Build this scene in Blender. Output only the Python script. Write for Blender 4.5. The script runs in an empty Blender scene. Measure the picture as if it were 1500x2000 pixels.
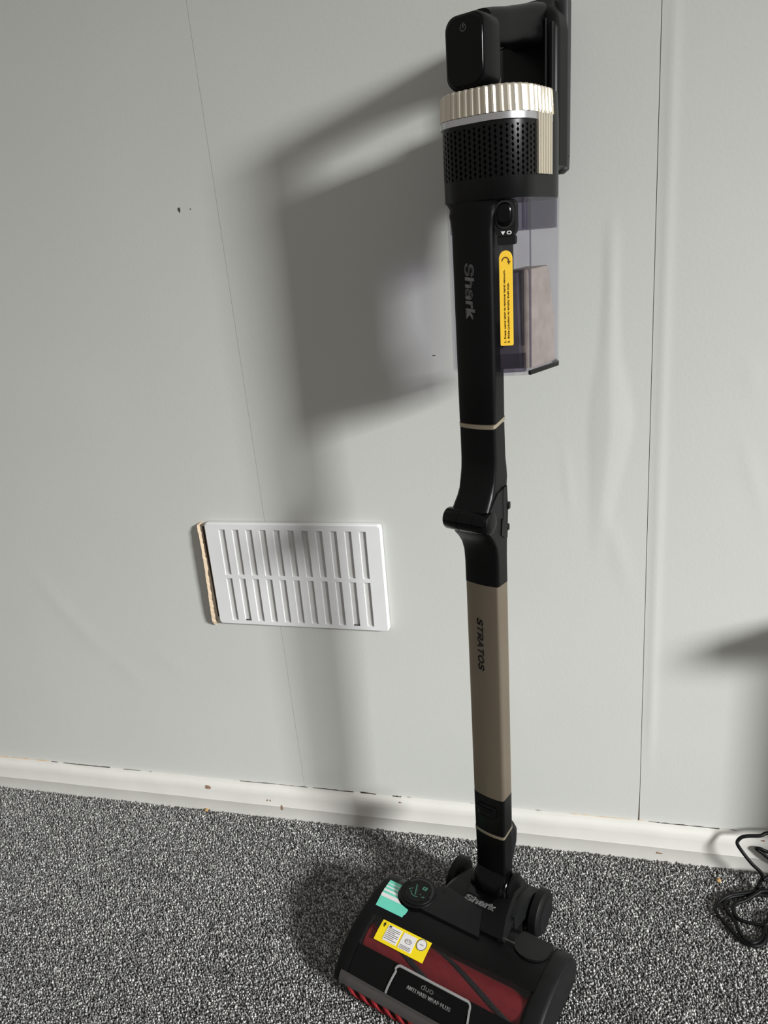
import bpy, bmesh, math, random
import numpy as np
from mathutils import Vector, Matrix

random.seed(7)
rng = np.random.default_rng(7)
scene = bpy.context.scene
COL = scene.collection
PI = math.pi

# ------------------------------------------------------------------ camera
cam_d = bpy.data.cameras.new('camera')
cam = bpy.data.objects.new('camera', cam_d)
COL.objects.link(cam)
scene.camera = cam
cam_d.sensor_fit = 'VERTICAL'
cam_d.sensor_height = 36.0
cam_d.sensor_width = 27.0
cam_d.lens = 1450.0 / 2000.0 * 36.0
cam_d.clip_start = 0.02
_p, _r, _y = math.radians(18.96), math.radians(-5.406), math.radians(15.9)
_f = Vector((-math.sin(_y) * math.cos(_p), math.cos(_y) * math.cos(_p), -math.sin(_p)))
_r0 = Vector((math.cos(_y), math.sin(_y), 0))
_u0 = _r0.cross(_f)
_rt = math.cos(_r) * _r0 + math.sin(_r) * _u0
_up = -math.sin(_r) * _r0 + math.cos(_r) * _u0
cam.matrix_world = Matrix(((_rt.x, _up.x, -_f.x, 0.0), (_rt.y, _up.y, -_f.y, -0.9794),
                           (_rt.z, _up.z, -_f.z, 0.93), (0, 0, 0, 1)))

# ------------------------------------------------------------------ world, lights, exposure
world = bpy.data.worlds.new('room_light')
scene.world = world
world.use_nodes = True
_bg = world.node_tree.nodes['Background']
_bg.inputs[0].default_value = (1.0, 0.955, 0.90, 1)
_bg.inputs[1].default_value = 0.30

def area(name, loc, target, sx, sy, power, color, spread=180):
    d = bpy.data.lights.new(name, 'AREA')
    d.shape = 'RECTANGLE'; d.size = sx; d.size_y = sy
    d.energy = power; d.color = color; d.spread = math.radians(spread)
    o = bpy.data.objects.new(name, d)
    COL.objects.link(o)
    o.location = loc
    o.rotation_euler = (Vector(target) - Vector(loc)).to_track_quat('-Z', 'Y').to_euler()
    return o
# the window on the right, daylight falling down into the room
area('window_daylight', (4.20, -2.60, 2.10), (-.60, 0.0, -.06), 0.80, 0.72, 21.5, (0.985, 1.0, 0.985), 38)

scene.view_settings.view_transform = 'Standard'
scene.view_settings.look = 'None'
scene.view_settings.gamma = 1.0
scene.view_settings.use_curve_mapping = False
scene.view_settings.exposure = 0.0

# ------------------------------------------------------------------ materials
def lin(c):
    return tuple((x / 12.92 if x <= .04045 else ((x + .055) / 1.055) ** 2.4) for x in (v / 255 for v in c))

def mat(name, rgb, rough=.5, metal=0.0, spec=.5, var=.06, vscale=40.0, bump=0.0, bscale=300.0, srgb=True, coat=0.0):
    m = bpy.data.materials.new(name)
    m.use_nodes = True
    nt = m.node_tree; n = nt.nodes; L = nt.links
    b = n['Principled BSDF']
    c = lin(rgb) if srgb else rgb
    tc = n.new('ShaderNodeTexCoord')
    nz = n.new('ShaderNodeTexNoise'); nz.inputs['Scale'].default_value = vscale; nz.inputs['Detail'].default_value = 3
    L.new(tc.outputs['Object'], nz.inputs['Vector'])
    rp = n.new('ShaderNodeValToRGB')
    rp.color_ramp.elements[0].position = .3; rp.color_ramp.elements[1].position = .7
    rp.color_ramp.elements[0].color = (*[x * (1 - var) for x in c], 1)
    rp.color_ramp.elements[1].color = (*[min(1, x * (1 + var)) for x in c], 1)
    L.new(nz.outputs[0], rp.inputs[0]); L.new(rp.outputs[0], b.inputs['Base Color'])
    b.inputs['Roughness'].default_value = rough
    b.inputs['Metallic'].default_value = metal
    b.inputs['Specular IOR Level'].default_value = spec
    b.inputs['Coat Weight'].default_value = coat
    if bump > 0:
        n2 = n.new('ShaderNodeTexNoise'); n2.inputs['Scale'].default_value = bscale; n2.inputs['Detail'].default_value = 4
        L.new(tc.outputs['Object'], n2.inputs['Vector'])
        bp = n.new('ShaderNodeBump'); bp.inputs['Strength'].default_value = bump; bp.inputs['Distance'].default_value = .001
        L.new(n2.outputs[0], bp.inputs['Height']); L.new(bp.outputs[0], b.inputs['Normal'])
    return m

M = {}
M['wallpaper'] = mat('wallpaper_paint', (203, 204, 200), .75, var=.012, vscale=6, bump=.12, bscale=220, spec=.25)
M['plaster'] = mat('bare_plaster', (96, 88, 76), .9, var=.2, vscale=60)
M['paint_white'] = mat('skirting_gloss_paint', (218, 216, 211), .45, var=.03, vscale=14, bump=.12, bscale=90)
M['bare_wood'] = mat('bare_wood_chip', (150, 122, 98), .8, var=.25, vscale=200)
M['raw_paper'] = mat('torn_paper_core', (208, 186, 160), .85, var=.06, vscale=80)
M['dark_gap'] = mat('dark_gap', (58, 48, 42), .9, var=.2, vscale=120)
M['carpet_base'] = mat('carpet_backing', (128, 127, 124), .95, var=.75, vscale=330, bump=.6, bscale=330, spec=.1)
M['vent_white'] = mat('vent_plastic', (230, 230, 231), .38, var=.015, vscale=30)
M['vent_back'] = mat('vent_inner_slider', (196, 195, 193), .5, var=.04, vscale=60)
M['black'] = mat('black_satin_plastic', (8, 8, 9), .34, var=.12, vscale=60, spec=.20)
M['black_matte'] = mat('black_matte_plastic', (9, 10, 10), .5, var=.12, vscale=80, spec=.16)
M['black_gloss'] = mat('black_gloss_plastic', (5, 5, 6), .14, var=.1, vscale=30, spec=.22)
M['charcoal'] = mat('charcoal_plastic', (19, 20, 20), .5, var=.08, vscale=60, spec=.2)
M['grey_side'] = mat('dark_grey_plastic', (33, 33, 34), .45, var=.06, vscale=60, spec=.3)
M['battery'] = mat('battery_grey_plastic', (54, 54, 55), .45, var=.06, vscale=60, spec=.3)
M['rubber'] = mat('black_rubber', (14, 14, 14), .6, var=.15, vscale=90, spec=.2)
M['bronze'] = mat('bronze_anodised', (148, 136, 120), .44, metal=.85, var=.03, vscale=20)
M['champagne'] = mat('champagne_metal', (214, 206, 190), .3, metal=.55, var=.03, vscale=30)
M['champ_ring'] = mat('champagne_ring', (176, 164, 144), .34, metal=.7, var=.03, vscale=40)
M['silver'] = mat('silver_trim', (205, 205, 208), .28, metal=.9, var=.03, vscale=40)
M['silver_print'] = mat('silver_print', (150, 150, 150), .45, metal=.2, var=.05, vscale=60)
M['chrome_black'] = mat('dark_chrome_letters', (120, 120, 122), .2, metal=.9, var=.05, vscale=80)
M['print_black'] = mat('black_print', (22, 19, 17), .6, var=.1, vscale=90)
M['print_grey'] = mat('grey_print', (92, 92, 90), .6, var=.1, vscale=90)
M['print_brown'] = mat('brown_print', (92, 62, 8), .6, var=.1, vscale=90)
M['yellow_warm'] = mat('amber_sticker', (255, 206, 60), .45, var=.02, vscale=60)
M['yellow'] = mat('yellow_sticker', (240, 214, 20), .4, var=.02, vscale=60)
M['white_print'] = mat('white_print', (226, 222, 222), .5, var=.02, vscale=60)
M['teal'] = mat('teal_sticker', (104, 206, 182), .45, var=.03, vscale=60)
M['red'] = mat('red_brush_fabric', (150, 40, 48), .8, var=.10, vscale=90, bump=.5, bscale=700)
M['red_soft'] = mat('red_soft_roller', (128, 12, 22), .85, var=.15, vscale=200, bump=.5, bscale=600)
M['bristle'] = mat('dark_bristles', (44, 45, 48), .8, var=.3, vscale=400, bump=.5, bscale=600)
M['dust'] = mat('grey_beige_dust', (152, 142, 131), .9, var=.14, vscale=70)
M['cable'] = mat('black_cable_pvc', (10, 10, 11), .5, var=.1, vscale=60, spec=.2)
M['crumb'] = mat('tan_crumb', (176, 140, 88), .8, var=.2, vscale=300)
M['mark'] = mat('dark_scuff', (70, 66, 62), .8, var=.3, vscale=300)
M['led_green'] = mat('green_indicator_print', (56, 112, 92), .4, var=.05, vscale=60)

def clear_mat(name, tint, refl, rough=.06, gcol=(1, 1, 1)):
    m = bpy.data.materials.new(name); m.use_nodes = True
    nt = m.node_tree; n = nt.nodes; L = nt.links
    n.remove(n['Principled BSDF'])
    out = n['Material Output']
    tr = n.new('ShaderNodeBsdfTransparent')
    gl = n.new('ShaderNodeBsdfGlossy'); gl.inputs['Roughness'].default_value = rough
    gl.inputs['Color'].default_value = (*gcol, 1)
    lw = n.new('ShaderNodeLayerWeight'); lw.inputs['Blend'].default_value = .5
    fr = n.new('ShaderNodeMath'); fr.operation = 'POWER'; fr.inputs[1].default_value = 4.0
    L.new(lw.outputs['Facing'], fr.inputs[0])
    ad = n.new('ShaderNodeMath'); ad.operation = 'MULTIPLY_ADD'; ad.use_clamp = True
    ad.inputs[1].default_value = .35; ad.inputs[2].default_value = refl + .02
    tc = n.new('ShaderNodeTexCoord')
    nz = n.new('ShaderNodeTexNoise'); nz.inputs['Scale'].default_value = 25
    rp = n.new('ShaderNodeValToRGB')
    rp.color_ramp.elements[0].color = (*[t * .96 for t in tint], 1)
    rp.color_ramp.elements[1].color = (*[min(1, t * 1.04) for t in tint], 1)
    L.new(tc.outputs['Object'], nz.inputs['Vector']); L.new(nz.outputs[0], rp.inputs[0])
    L.new(rp.outputs[0], tr.inputs['Color'])
    mx = n.new('ShaderNodeMixShader')
    L.new(fr.outputs[0], ad.inputs[0]); L.new(ad.outputs[0], mx.inputs[0])
    L.new(tr.outputs[0], mx.inputs[1]); L.new(gl.outputs[0], mx.inputs[2])
    L.new(mx.outputs[0], out.inputs['Surface'])
    return m
M['clear'] = clear_mat('violet_tinted_clear_plastic', (.922, .914, .942), .01)
M['clear_dark'] = clear_mat('violet_tinted_thick_plastic', (.60, .585, .65), .03, .15)
M['window'] = clear_mat('smoked_brush_window', (.80, .77, .77), .0, .1)
M['lip'] = clear_mat('frosted_clear_lip', (.60, .57, .57), .20, .30, (.75, .73, .72))

# perforated grille: staggered slots laid out along the surface (u = length round the housing, v = height, metres)
def grille_mat():
    m = mat('perforated_black_plastic', (10, 10, 11), .32, var=.08, vscale=60, spec=.3)
    nt = m.node_tree; n = nt.nodes; L = nt.links
    b = n['Principled BSDF']
    base = b.inputs['Base Color'].links[0].from_socket
    uv = n.new('ShaderNodeUVMap')
    sp = n.new('ShaderNodeSeparateXYZ'); L.new(uv.outputs[0], sp.inputs[0])
    def math_(op, a, bb=None, v=None):
        k = n.new('ShaderNodeMath'); k.operation = op
        L.new(a, k.inputs[0])
        if bb is not None: L.new(bb, k.inputs[1])
        elif v is not None: k.inputs[1].default_value = v
        return k.outputs[0]
    px, pz = .0056, .0052
    col = math_('DIVIDE', sp.outputs[0], v=px)
    fl = math_('FLOOR', col)
    odd = math_('MODULO', fl, v=2.0)
    sh = math_('MULTIPLY', odd, v=.5)
    row = math_('ADD', math_('DIVIDE', sp.outputs[1], v=pz), sh)
    fx = math_('ABSOLUTE', math_('SUBTRACT', math_('FRACT', col), v=.5))
    fz = math_('ABSOLUTE', math_('SUBTRACT', math_('FRACT', row), v=.5))
    d = math_('ADD', math_('MULTIPLY', fx, v=1.25), math_('MULTIPLY', fz, v=.75))
    hole = math_('LESS_THAN', d, v=.37)
    zlo = math_('GREATER_THAN', sp.outputs[1], v=.9945)
    zhi = math_('LESS_THAN', sp.outputs[1], v=1.0405)
    hole = math_('MULTIPLY', math_('MULTIPLY', math_('MULTIPLY', hole, zlo), zhi), math_('LESS_THAN', sp.outputs[0], v=.172))
    mx = n.new('ShaderNodeMix'); mx.data_type = 'RGBA'
    L.new(hole, mx.inputs[0]); L.new(base, mx.inputs[6]); mx.inputs[7].default_value = (.0012, .0012, .0012, 1)
    L.new(mx.outputs[2], b.inputs['Base Color'])
    s = math_('SUBTRACT', n.new('ShaderNodeValue').outputs[0], hole)
    s.node.inputs[0].links[0].from_node.outputs[0].default_value = 1.0
    L.new(math_('MULTIPLY', s, v=.28), b.inputs['Specular IOR Level'])
    bp = n.new('ShaderNodeBump'); bp.inputs['Strength'].default_value = .2; bp.inputs['Distance'].default_value = .0006
    L.new(s, bp.inputs['Height']); L.new(bp.outputs[0], b.inputs['Normal'])
    return m
M['grille'] = grille_mat()

def tuft_mat():
    m = mat('carpet_tufts', (120, 119, 117), .95, var=.1, vscale=300, spec=.08)
    nt = m.node_tree; n = nt.nodes; L = nt.links
    at = n.new('ShaderNodeAttribute'); at.attribute_name = 'yarn'
    nz = [k for k in n if k.type == 'VALTORGB'][0]
    nz.color_ramp.elements[0].color = (.85, .85, .85, 1); nz.color_ramp.elements[1].color = (1, 1, 1, 1)
    mx = n.new('ShaderNodeMix'); mx.data_type = 'RGBA'; mx.blend_type = 'MULTIPLY'; mx.inputs[0].default_value = 1
    L.new(at.outputs['Color'], mx.inputs[6]); L.new(nz.outputs[0], mx.inputs[7])
    L.new(mx.outputs[2], n['Principled BSDF'].inputs['Base Color'])
    return m
M['tuft'] = tuft_mat()

# ------------------------------------------------------------------ mesh helpers
def link(name, me, m, parent=None, smooth=None):
    o = bpy.data.objects.new(name, me)
    COL.objects.link(o)
    if m is not None:
        me.materials.append(m)
    if parent is not None:
        o.parent = parent
    if smooth is not None:
        me.polygons.foreach_set('use_smooth', [True] * len(me.polygons))
        me.set_sharp_from_angle(angle=math.radians(smooth))
    return o

def from_bm(name, bm, m, parent=None, smooth=35, fn=None):
    if fn is not None:
        for v in bm.verts:
            v.co = fn(v.co)
    bmesh.ops.recalc_face_normals(bm, faces=bm.faces)
    me = bpy.data.meshes.new(name)
    bm.to_mesh(me); bm.free()
    return link(name, me, m, parent, smooth)

def tag(o, label=None, cat=None, group=None, kind=None):
    if label: o['label'] = label
    if cat: o['category'] = cat
    if group: o['group'] = group
    if kind: o['kind'] = kind
    return o

def rr(hw, yf, yb, r, bulge=0.0, n=5, nf=7, cx=0.0, backbulge=0.0, rb=None):
    """rounded rectangle outline in x,y; front is -y and may be bowed outwards"""
    r = min(r, hw * .98, (yb - yf) * .49)
    rb = r if rb is None else rb
    pts = []
    def arc(ax, ay, a0, r):
        for k in range(n + 1):
            a = a0 + (PI / 2) * k / n
            pts.append((ax + r * math.cos(a), ay + r * math.sin(a)))
    arc(-hw + r, yf + r, PI, r)
    for k in range(1, nf): pts.append((-hw + r + (2 * hw - 2 * r) * k / nf, yf))
    arc(hw - r, yf + r, 1.5 * PI, r)
    for k in range(1, nf): pts.append((hw, yf + r + (yb - yf - r - rb) * k / nf))
    arc(hw - rb, yb - rb, 0, rb)
    for k in range(1, nf): pts.append((hw - rb - (2 * hw - 2 * rb) * k / nf, yb))
    arc(-hw + rb, yb - rb, .5 * PI, rb)
    for k in range(1, nf): pts.append((-hw, yb - rb - (yb - yf - r - rb) * k / nf))
    out = []
    ym = (yf + yb) / 2
    for x, y in pts:
        if y < ym: y -= bulge * max(0, 1 - (x / hw) ** 2)
        else: y += backbulge * max(0, 1 - (x / hw) ** 2)
        out.append((x + cx, y))
    return out

def loft(rings, cap=True, closed=True, uv=False):
    bm = bmesh.new()
    R = [[bm.verts.new(p) for p in ring] for ring in rings]
    n = len(R[0])
    uvl = bm.loops.layers.uv.new('UVMap') if uv else None
    for a, b in zip(R, R[1:]):
        acc = [0.0]
        for k in range(n):
            acc.append(acc[-1] + (a[(k + 1) % n].co - a[k].co).length)
        for k in range(n if closed else n - 1):
            j = (k + 1) % n
            f = bm.faces.new((a[k], a[j], b[j], b[k]))
            if uv:
                for lp, (u, v) in zip(f.loops, ((acc[k], a[k].co.z), (acc[k + 1], a[j].co.z), (acc[k + 1], b[j].co.z), (acc[k], b[k].co.z))):
                    lp[uvl].uv = (u, v)
    if cap:
        bm.faces.new(R[0][::-1]); bm.faces.new(R[-1])
    return bm

def zloft(secs, cap=True, uv=False):
    """secs: (z, outline[, slant]) -> loft along z"""
    rings = []
    for s in secs:
        z, pts = s[0], s[1]
        sl = s[2] if len(s) > 2 else 0
        rings.append([(x, y, z + sl * y) for x, y in pts])
    return loft(rings, cap, uv=uv)

def box_bm(x0, x1, y0, y1, z0, z1, bevel=0.0, seg=2):
    bm = bmesh.new()
    v = [bm.verts.new((x, y, z)) for x in (x0, x1) for y in (y0, y1) for z in (z0, z1)]
    for f in ((0, 1, 3, 2), (4, 6, 7, 5), (0, 4, 5, 1), (2, 3, 7, 6), (0, 2, 6, 4), (1, 5, 7, 3)):
        bm.faces.new([v[k] for k in f])
    if bevel > 0:
        bmesh.ops.bevel(bm, geom=bm.edges[:], offset=bevel, segments=seg, profile=.5, affect='EDGES')
    return bm

def lathe(profile, origin, axis, n=32, cap=True):
    """profile: (along axis, radius)"""
    ax = Vector(axis).normalized()
    u = ax.orthogonal().normalized(); w = ax.cross(u)
    o = Vector(origin)
    rings = [[o + ax * t + (u * math.cos(2 * PI * k / n) + w * math.sin(2 * PI * k / n)) * r for k in range(n)] for t, r in profile]
    return loft(rings, cap)

def tube_curve(pts, r, n=8, per=6, closed=False):
    P = [Vector(p) for p in pts]
    out = []
    m = len(P)
    for i in range(m - 1):
        p0, p1, p2, p3 = P[max(i - 1, 0)], P[i], P[i + 1], P[min(i + 2, m - 1)]
        for k in range(per):
            t = k / per
            out.append(.5 * ((2 * p1) + (p2 - p0) * t + (2 * p0 - 5 * p1 + 4 * p2 - p3) * t * t + (3 * p1 - p0 - 3 * p2 + p3) * t ** 3))
    out.append(P[-1])
    rings = []
    up = Vector((0, 0, 1))
    for i, p in enumerate(out):
        d = (out[min(i + 1, len(out) - 1)] - out[max(i - 1, 0)]).normalized()
        s = d.cross(up)
        if s.length < 1e-4: s = d.cross(Vector((0, 1, 0)))
        s.normalize(); q = s.cross(d).normalized(); up = q
        rings.append([p + (s * math.cos(2 * PI * k / n) + q * math.sin(2 * PI * k / n)) * r for k in range(n)])
    return loft(rings, True)

def prism(poly, n_dir, t):
    """extrude a 3D polygon by n_dir * t"""
    bm = bmesh.new()
    d = Vector(n_dir) * t
    a = [bm.verts.new(p) for p in poly]; b = [bm.verts.new(Vector(p) + d) for p in poly]
    bm.faces.new(a[::-1]); bm.faces.new(b)
    for k in range(len(a)):
        j = (k + 1) % len(a)
        bm.faces.new((a[k], a[j], b[j], b[k]))
    return bm

_font = None
try:
    import os
    _fp = os.path.join(bpy.utils.system_resource('DATAFILES'), 'fonts', 'Inter.woff2')
    if os.path.exists(_fp): _font = bpy.data.fonts.load(_fp)
except Exception:
    _font = None

def text_bm(s, size, o, u, v, depth=.0005, bold=0.0, shear=0.0, width=None, fn2=None):
    cu = bpy.data.curves.new('t', 'FONT')
    cu.body = s; cu.size = 1.0
    if _font: cu.font = _font
    cu.align_x = 'CENTER'; cu.align_y = 'CENTER'
    cu.extrude = 0.0; cu.offset = 0.0; cu.shear = shear; cu.resolution_u = 3
    ob = bpy.data.objects.new('t', cu); COL.objects.link(ob)
    bpy.context.view_layer.update()
    dg = bpy.context.evaluated_depsgraph_get()
    me = bpy.data.meshes.new_from_object(ob.evaluated_get(dg))
    bpy.data.objects.remove(ob); bpy.data.curves.remove(cu)
    bm = bmesh.new(); bm.from_mesh(me); bpy.data.meshes.remove(me)
    for w in bm.verts: w.co *= size
    xs = [w.co.x for w in bm.verts]; ys = [w.co.y for w in bm.verts]
    cx, cy = (min(xs) + max(xs)) / 2, (min(ys) + max(ys)) / 2
    sx = (width / (max(xs) - min(xs))) if width else 1.0
    u = Vector(u).normalized(); v = Vector(v).normalized(); nn = u.cross(v)
    if bold > 0:
        src = bm.faces[:]
        for dx, dy in ((bold, 0), (-bold, 0), (0, bold), (0, -bold), (bold * .7, bold * .7), (-bold * .7, bold * .7), (bold * .7, -bold * .7), (-bold * .7, -bold * .7)):
            d = bmesh.ops.duplicate(bm, geom=src)
            for g in d['geom']:
                if isinstance(g, bmesh.types.BMVert): g.co.x += dx; g.co.y += dy
    ext = bmesh.ops.extrude_face_region(bm, geom=bm.faces[:])
    top = {g for g in ext['geom'] if isinstance(g, bmesh.types.BMVert)}
    for w in bm.verts:
        x, y = (w.co.x - cx) * sx, w.co.y - cy
        if fn2: base = fn2(x, y)
        else: base = Vector(o) + u * x + v * y
        w.co = base + nn * (depth if w in top else 0)
    return bm

# ------------------------------------------------------------------ the room shell
WY = 0.014            # wall plane; the skirting front sits at y = 0
CARPET = -0.006
floor = from_bm('floor', box_bm(-3.2, 2.6, -3.6, WY + .05, -.08, CARPET), M['carpet_base'], smooth=None)
tag(floor, 'grey flecked twist-pile carpet', None, kind='structure')

def make_pile():
    sp = .0025
    xs = np.arange(-1.36, .60, sp); ys = np.arange(-.60, -.0012, sp)
    X, Y = np.meshgrid(xs, ys); X = X.ravel(); Y = Y.ravel(); N = len(X)
    X = X + rng.normal(0, .0007, N); Y = np.minimum(Y + rng.normal(0, .0007, N), -.0008)
    h = .0062 + rng.normal(0, .0008, N)
    lean = rng.normal(0, .0010, (N, 2))
    rad = .00132 + rng.normal(0, .00018, N)
    ang = rng.random(N) * 2 * PI
    k = np.arange(3) * 2 * PI / 3
    V = np.zeros((N, 7, 3), np.float32)
    for j in range(3):
        c, s = np.cos(ang + k[j]), np.sin(ang + k[j])
        V[:, j] = np.stack([X + rad * .8 * c, Y + rad * .8 * s, np.full(N, CARPET)], 1)
        c2, s2 = np.cos(ang + k[j] + .5), np.sin(ang + k[j] + .5)
        V[:, 3 + j] = np.stack([X + lean[:, 0] * .7 + rad * 1.15 * c2, Y + lean[:, 1] * .7 + rad * 1.15 * s2, CARPET + h * .72], 1)
    V[:, 6] = np.stack([X + lean[:, 0], Y + lean[:, 1], CARPET + h], 1)
    V[:, :, 1] = np.minimum(V[:, :, 1], -.0003)
    tri = np.array([(0, 1, 4), (0, 4, 3), (1, 2, 5), (1, 5, 4), (2, 0, 3), (2, 3, 5), (3, 4, 6), (4, 5, 6), (5, 3, 6)], np.int32)
    F = (tri[None] + (np.arange(N, dtype=np.int32) * 7)[:, None, None]).reshape(-1)
    me = bpy.data.meshes.new('carpet_pile')
    me.vertices.add(N * 7); me.vertices.foreach_set('co', V.reshape(-1))
    nf = N * 9
    me.loops.add(nf * 3); me.loops.foreach_set('vertex_index', F)
    me.polygons.add(nf); me.polygons.foreach_set('loop_start', np.arange(nf, dtype=np.int32) * 3)
    me.update(calc_edges=True)
    g = np.where(rng.random(N) < .46, rng.uniform(.15, .25, N), np.where(rng.random(N) < .60, rng.uniform(.31, .47, N), rng.uniform(.56, .80, N)))
    colr = np.stack([g * 1.0, g * .99, g * .965, np.ones(N)], 1).astype(np.float32)
    at = me.attributes.new('yarn', 'FLOAT_COLOR', 'POINT')
    at.data.foreach_set('color', np.repeat(colr, 7, axis=0).reshape(-1))
    me.polygons.foreach_set('use_smooth', np.ones(nf, dtype=bool))
    return link('carpet_pile', me, M['tuft'], floor)
tag(make_pile(), kind='stuff')

def make_outer_pile():
    """simpler, wider tufts round the finely modelled area"""
    sp = .0040
    X, Y = np.meshgrid(np.arange(-2.1, 1.25, sp), np.arange(-1.15, -.0015, sp)); X = X.ravel(); Y = Y.ravel()
    keep = ~((X > -1.36) & (X < .60) & (Y > -.60))
    X = X[keep]; Y = Y[keep]; N = len(X)
    X = X + rng.normal(0, .0010, N); Y = np.minimum(Y + rng.normal(0, .0010, N), -.0012)
    rad = .0030 + rng.normal(0, .0004, N); ang = rng.random(N) * 2 * PI
    V = np.zeros((N, 4, 3), np.float32)
    for j in range(3):
        V[:, j] = np.stack([X + rad * np.cos(ang + j * 2 * PI / 3), np.minimum(Y + rad * np.sin(ang + j * 2 * PI / 3), -.0003), np.full(N, CARPET)], 1)
    V[:, 3] = np.stack([X + rng.normal(0, .001, N), Y, CARPET + .0062 + rng.normal(0, .0007, N)], 1)
    tri = np.array([(0, 1, 3), (1, 2, 3), (2, 0, 3)], np.int32)
    F = (tri[None] + (np.arange(N, dtype=np.int32) * 4)[:, None, None]).reshape(-1)
    me = bpy.data.meshes.new('carpet_pile')
    me.vertices.add(N * 4); me.vertices.foreach_set('co', V.reshape(-1))
    me.loops.add(N * 9); me.loops.foreach_set('vertex_index', F)
    me.polygons.add(N * 3); me.polygons.foreach_set('loop_start', np.arange(N * 3, dtype=np.int32) * 3)
    me.update(calc_edges=True)
    g = np.where(rng.random(N) < .46, rng.uniform(.15, .25, N), np.where(rng.random(N) < .60, rng.uniform(.31, .47, N), rng.uniform(.56, .80, N)))
    at = me.attributes.new('yarn', 'FLOAT_COLOR', 'POINT')
    at.data.foreach_set('color', np.repeat(np.stack([g, g * .99, g * .965, np.ones(N)], 1).astype(np.float32), 4, axis=0).reshape(-1))
    me.polygons.foreach_set('use_smooth', np.ones(N * 3, dtype=bool))
    return link('carpet_pile', me, M['tuft'], floor)
tag(make_outer_pile(), kind='stuff')

wall = from_bm('wall_back', box_bm(-3.2, 2.6, WY + .0006, WY + .12, -.08, 2.45), M['plaster'], smooth=None)
tag(wall, 'pale grey papered wall behind the vacuum cleaner', None, kind='structure')

# relief of the paper: the long blister, the soft ridge by the seam and a few shallow swellings
def gauss(x, z, cx, cz, sx, sz, rot=0.0):
    dx, dz = x - cx, z - cz
    c, s = math.cos(rot), math.sin(rot)
    a, b = dx * c + dz * s, -dx * s + dz * c
    return math.exp(-(a / sx) ** 2 - (b / sz) ** 2)
RZ = [.50, .567, .611, .695, .745, .782, .86, .917, .96]
RX = [.020, .0223, .0274, .0352, .034, .0325, .0335, .0342, .0345]
RW = [.012, .016, .020, .030, .024, .015, .010, .011, .008]
RH = [0, .0007, .0013, .0024, .0018, .0013, .0011, .0008, 0]
def relief(x, z):
    h = 0.0
    if RZ[0] < z < RZ[-1]:
        xc = np.interp(z, RZ, RX); w = np.interp(z, RZ, RW); hh = np.interp(z, RZ, RH)
        t = abs(x - xc) / w
        if t < 1: h += hh * (1 - t) * (1 + .3 * t)
    h += .0008 * math.exp(-((x - .0966) / .006) ** 2) * max(0, min(1, (z - .15) / .1)) * max(0, min(1, (1.3 - z) / .2))
    h += .0007 * gauss(x, z, -.90, .42, .010, .05, .5) + .0007 * gauss(x, z, -.85, .35, .012, .05, .6)
    h += .0006 * gauss(x, z, -.694, .302, .010, .03, .9) + .0006 * gauss(x, z, -.78, .277, .012, .04, .7)
    h += .0005 * gauss(x, z, .045, .52, .010, .06, .3) + .0004 * gauss(x, z, -.02, .62, .006, .04, .1)
    h += .0004 * gauss(x, z, .2, .75, .01, .02, .4) + .0004 * gauss(x, z, .21, .62, .008, .05, .3)
    h += .0004 * gauss(x, z, -.11, .30, .03, .10, .1) + .0004 * gauss(x, z, -.36, .22, .02, .08, -.2)
    return h

VX0, VX1, VZ0, VZ1 = -.5765, -.2889, .3830, .5594      # ventilator plate
HX0, HX1, HZ0, HZ1 = -.5845, -.300, .392, .552         # hole behind it
def strip(x0, x1, gap_bottom, hole=False):
    def axis(a, b, step, extra):
        n = max(2, round((b - a) / step)); s = [a + (b - a) * k / n for k in range(n + 1)]
        for e in extra:
            if a < e < b: s.append(e)
        return sorted(set(s))
    fine = .004 if -.5 < x0 < .4 else .012
    xs = axis(x0, x1, fine, (HX0, HX1)); zs = axis(.0585, 2.44, .012, (HZ0, HZ1))
    bm = bmesh.new(); G = {}
    for i, x in enumerate(xs):
        for k, z in enumerate(zs):
            xx = x
            if i == len(xs) - 1: xx -= gap_bottom * max(0, 1 - (z - .06) / .06) ** 1.5
            zz = z
            if k == 0: zz += .0016 * math.sin(x * 61) + .0012 * math.sin(x * 173 + 1) + .0008 * math.sin(x * 411)
            G[i, k] = bm.verts.new((xx, WY - relief(x, z), zz))
    for i in range(len(xs) - 1):
        for k in range(len(zs) - 1):
            mx, mz = (xs[i] + xs[i + 1]) / 2, (zs[k] + zs[k + 1]) / 2
            if hole and HX0 < mx < HX1 and HZ0 < mz < HZ1: continue
            bm.faces.new((G[i, k], G[i + 1, k], G[i + 1, k + 1], G[i, k + 1]))
    loose = [v for v in bm.verts if not v.link_faces]
    bmesh.ops.delete(bm, geom=loose, context='VERTS')
    ext = bmesh.ops.extrude_face_region(bm, geom=bm.faces[:])
    for g in ext['geom']:
        if isinstance(g, bmesh.types.BMVert): g.co.y = WY + .0006
    return from_bm('wallpaper_strip', bm, M['wallpaper'], wall, smooth=60)
S1, S2, S3 = -1.0200, -.4753, .0838
strip(-2.60, -2.1202, 0); strip(-2.12, -1.5702, 0); strip(-1.57, S1 - .0002, 0)
peel = strip(S1 + .0002, S2 - .00022, 0, hole=True)
strip(S2 + .00022, S3 - .0004, .0018, hole=True)
strip(S3 + .0004, .6360, 0); strip(.6364, 1.188, 0); strip(1.1884, 1.74, 0)

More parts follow.
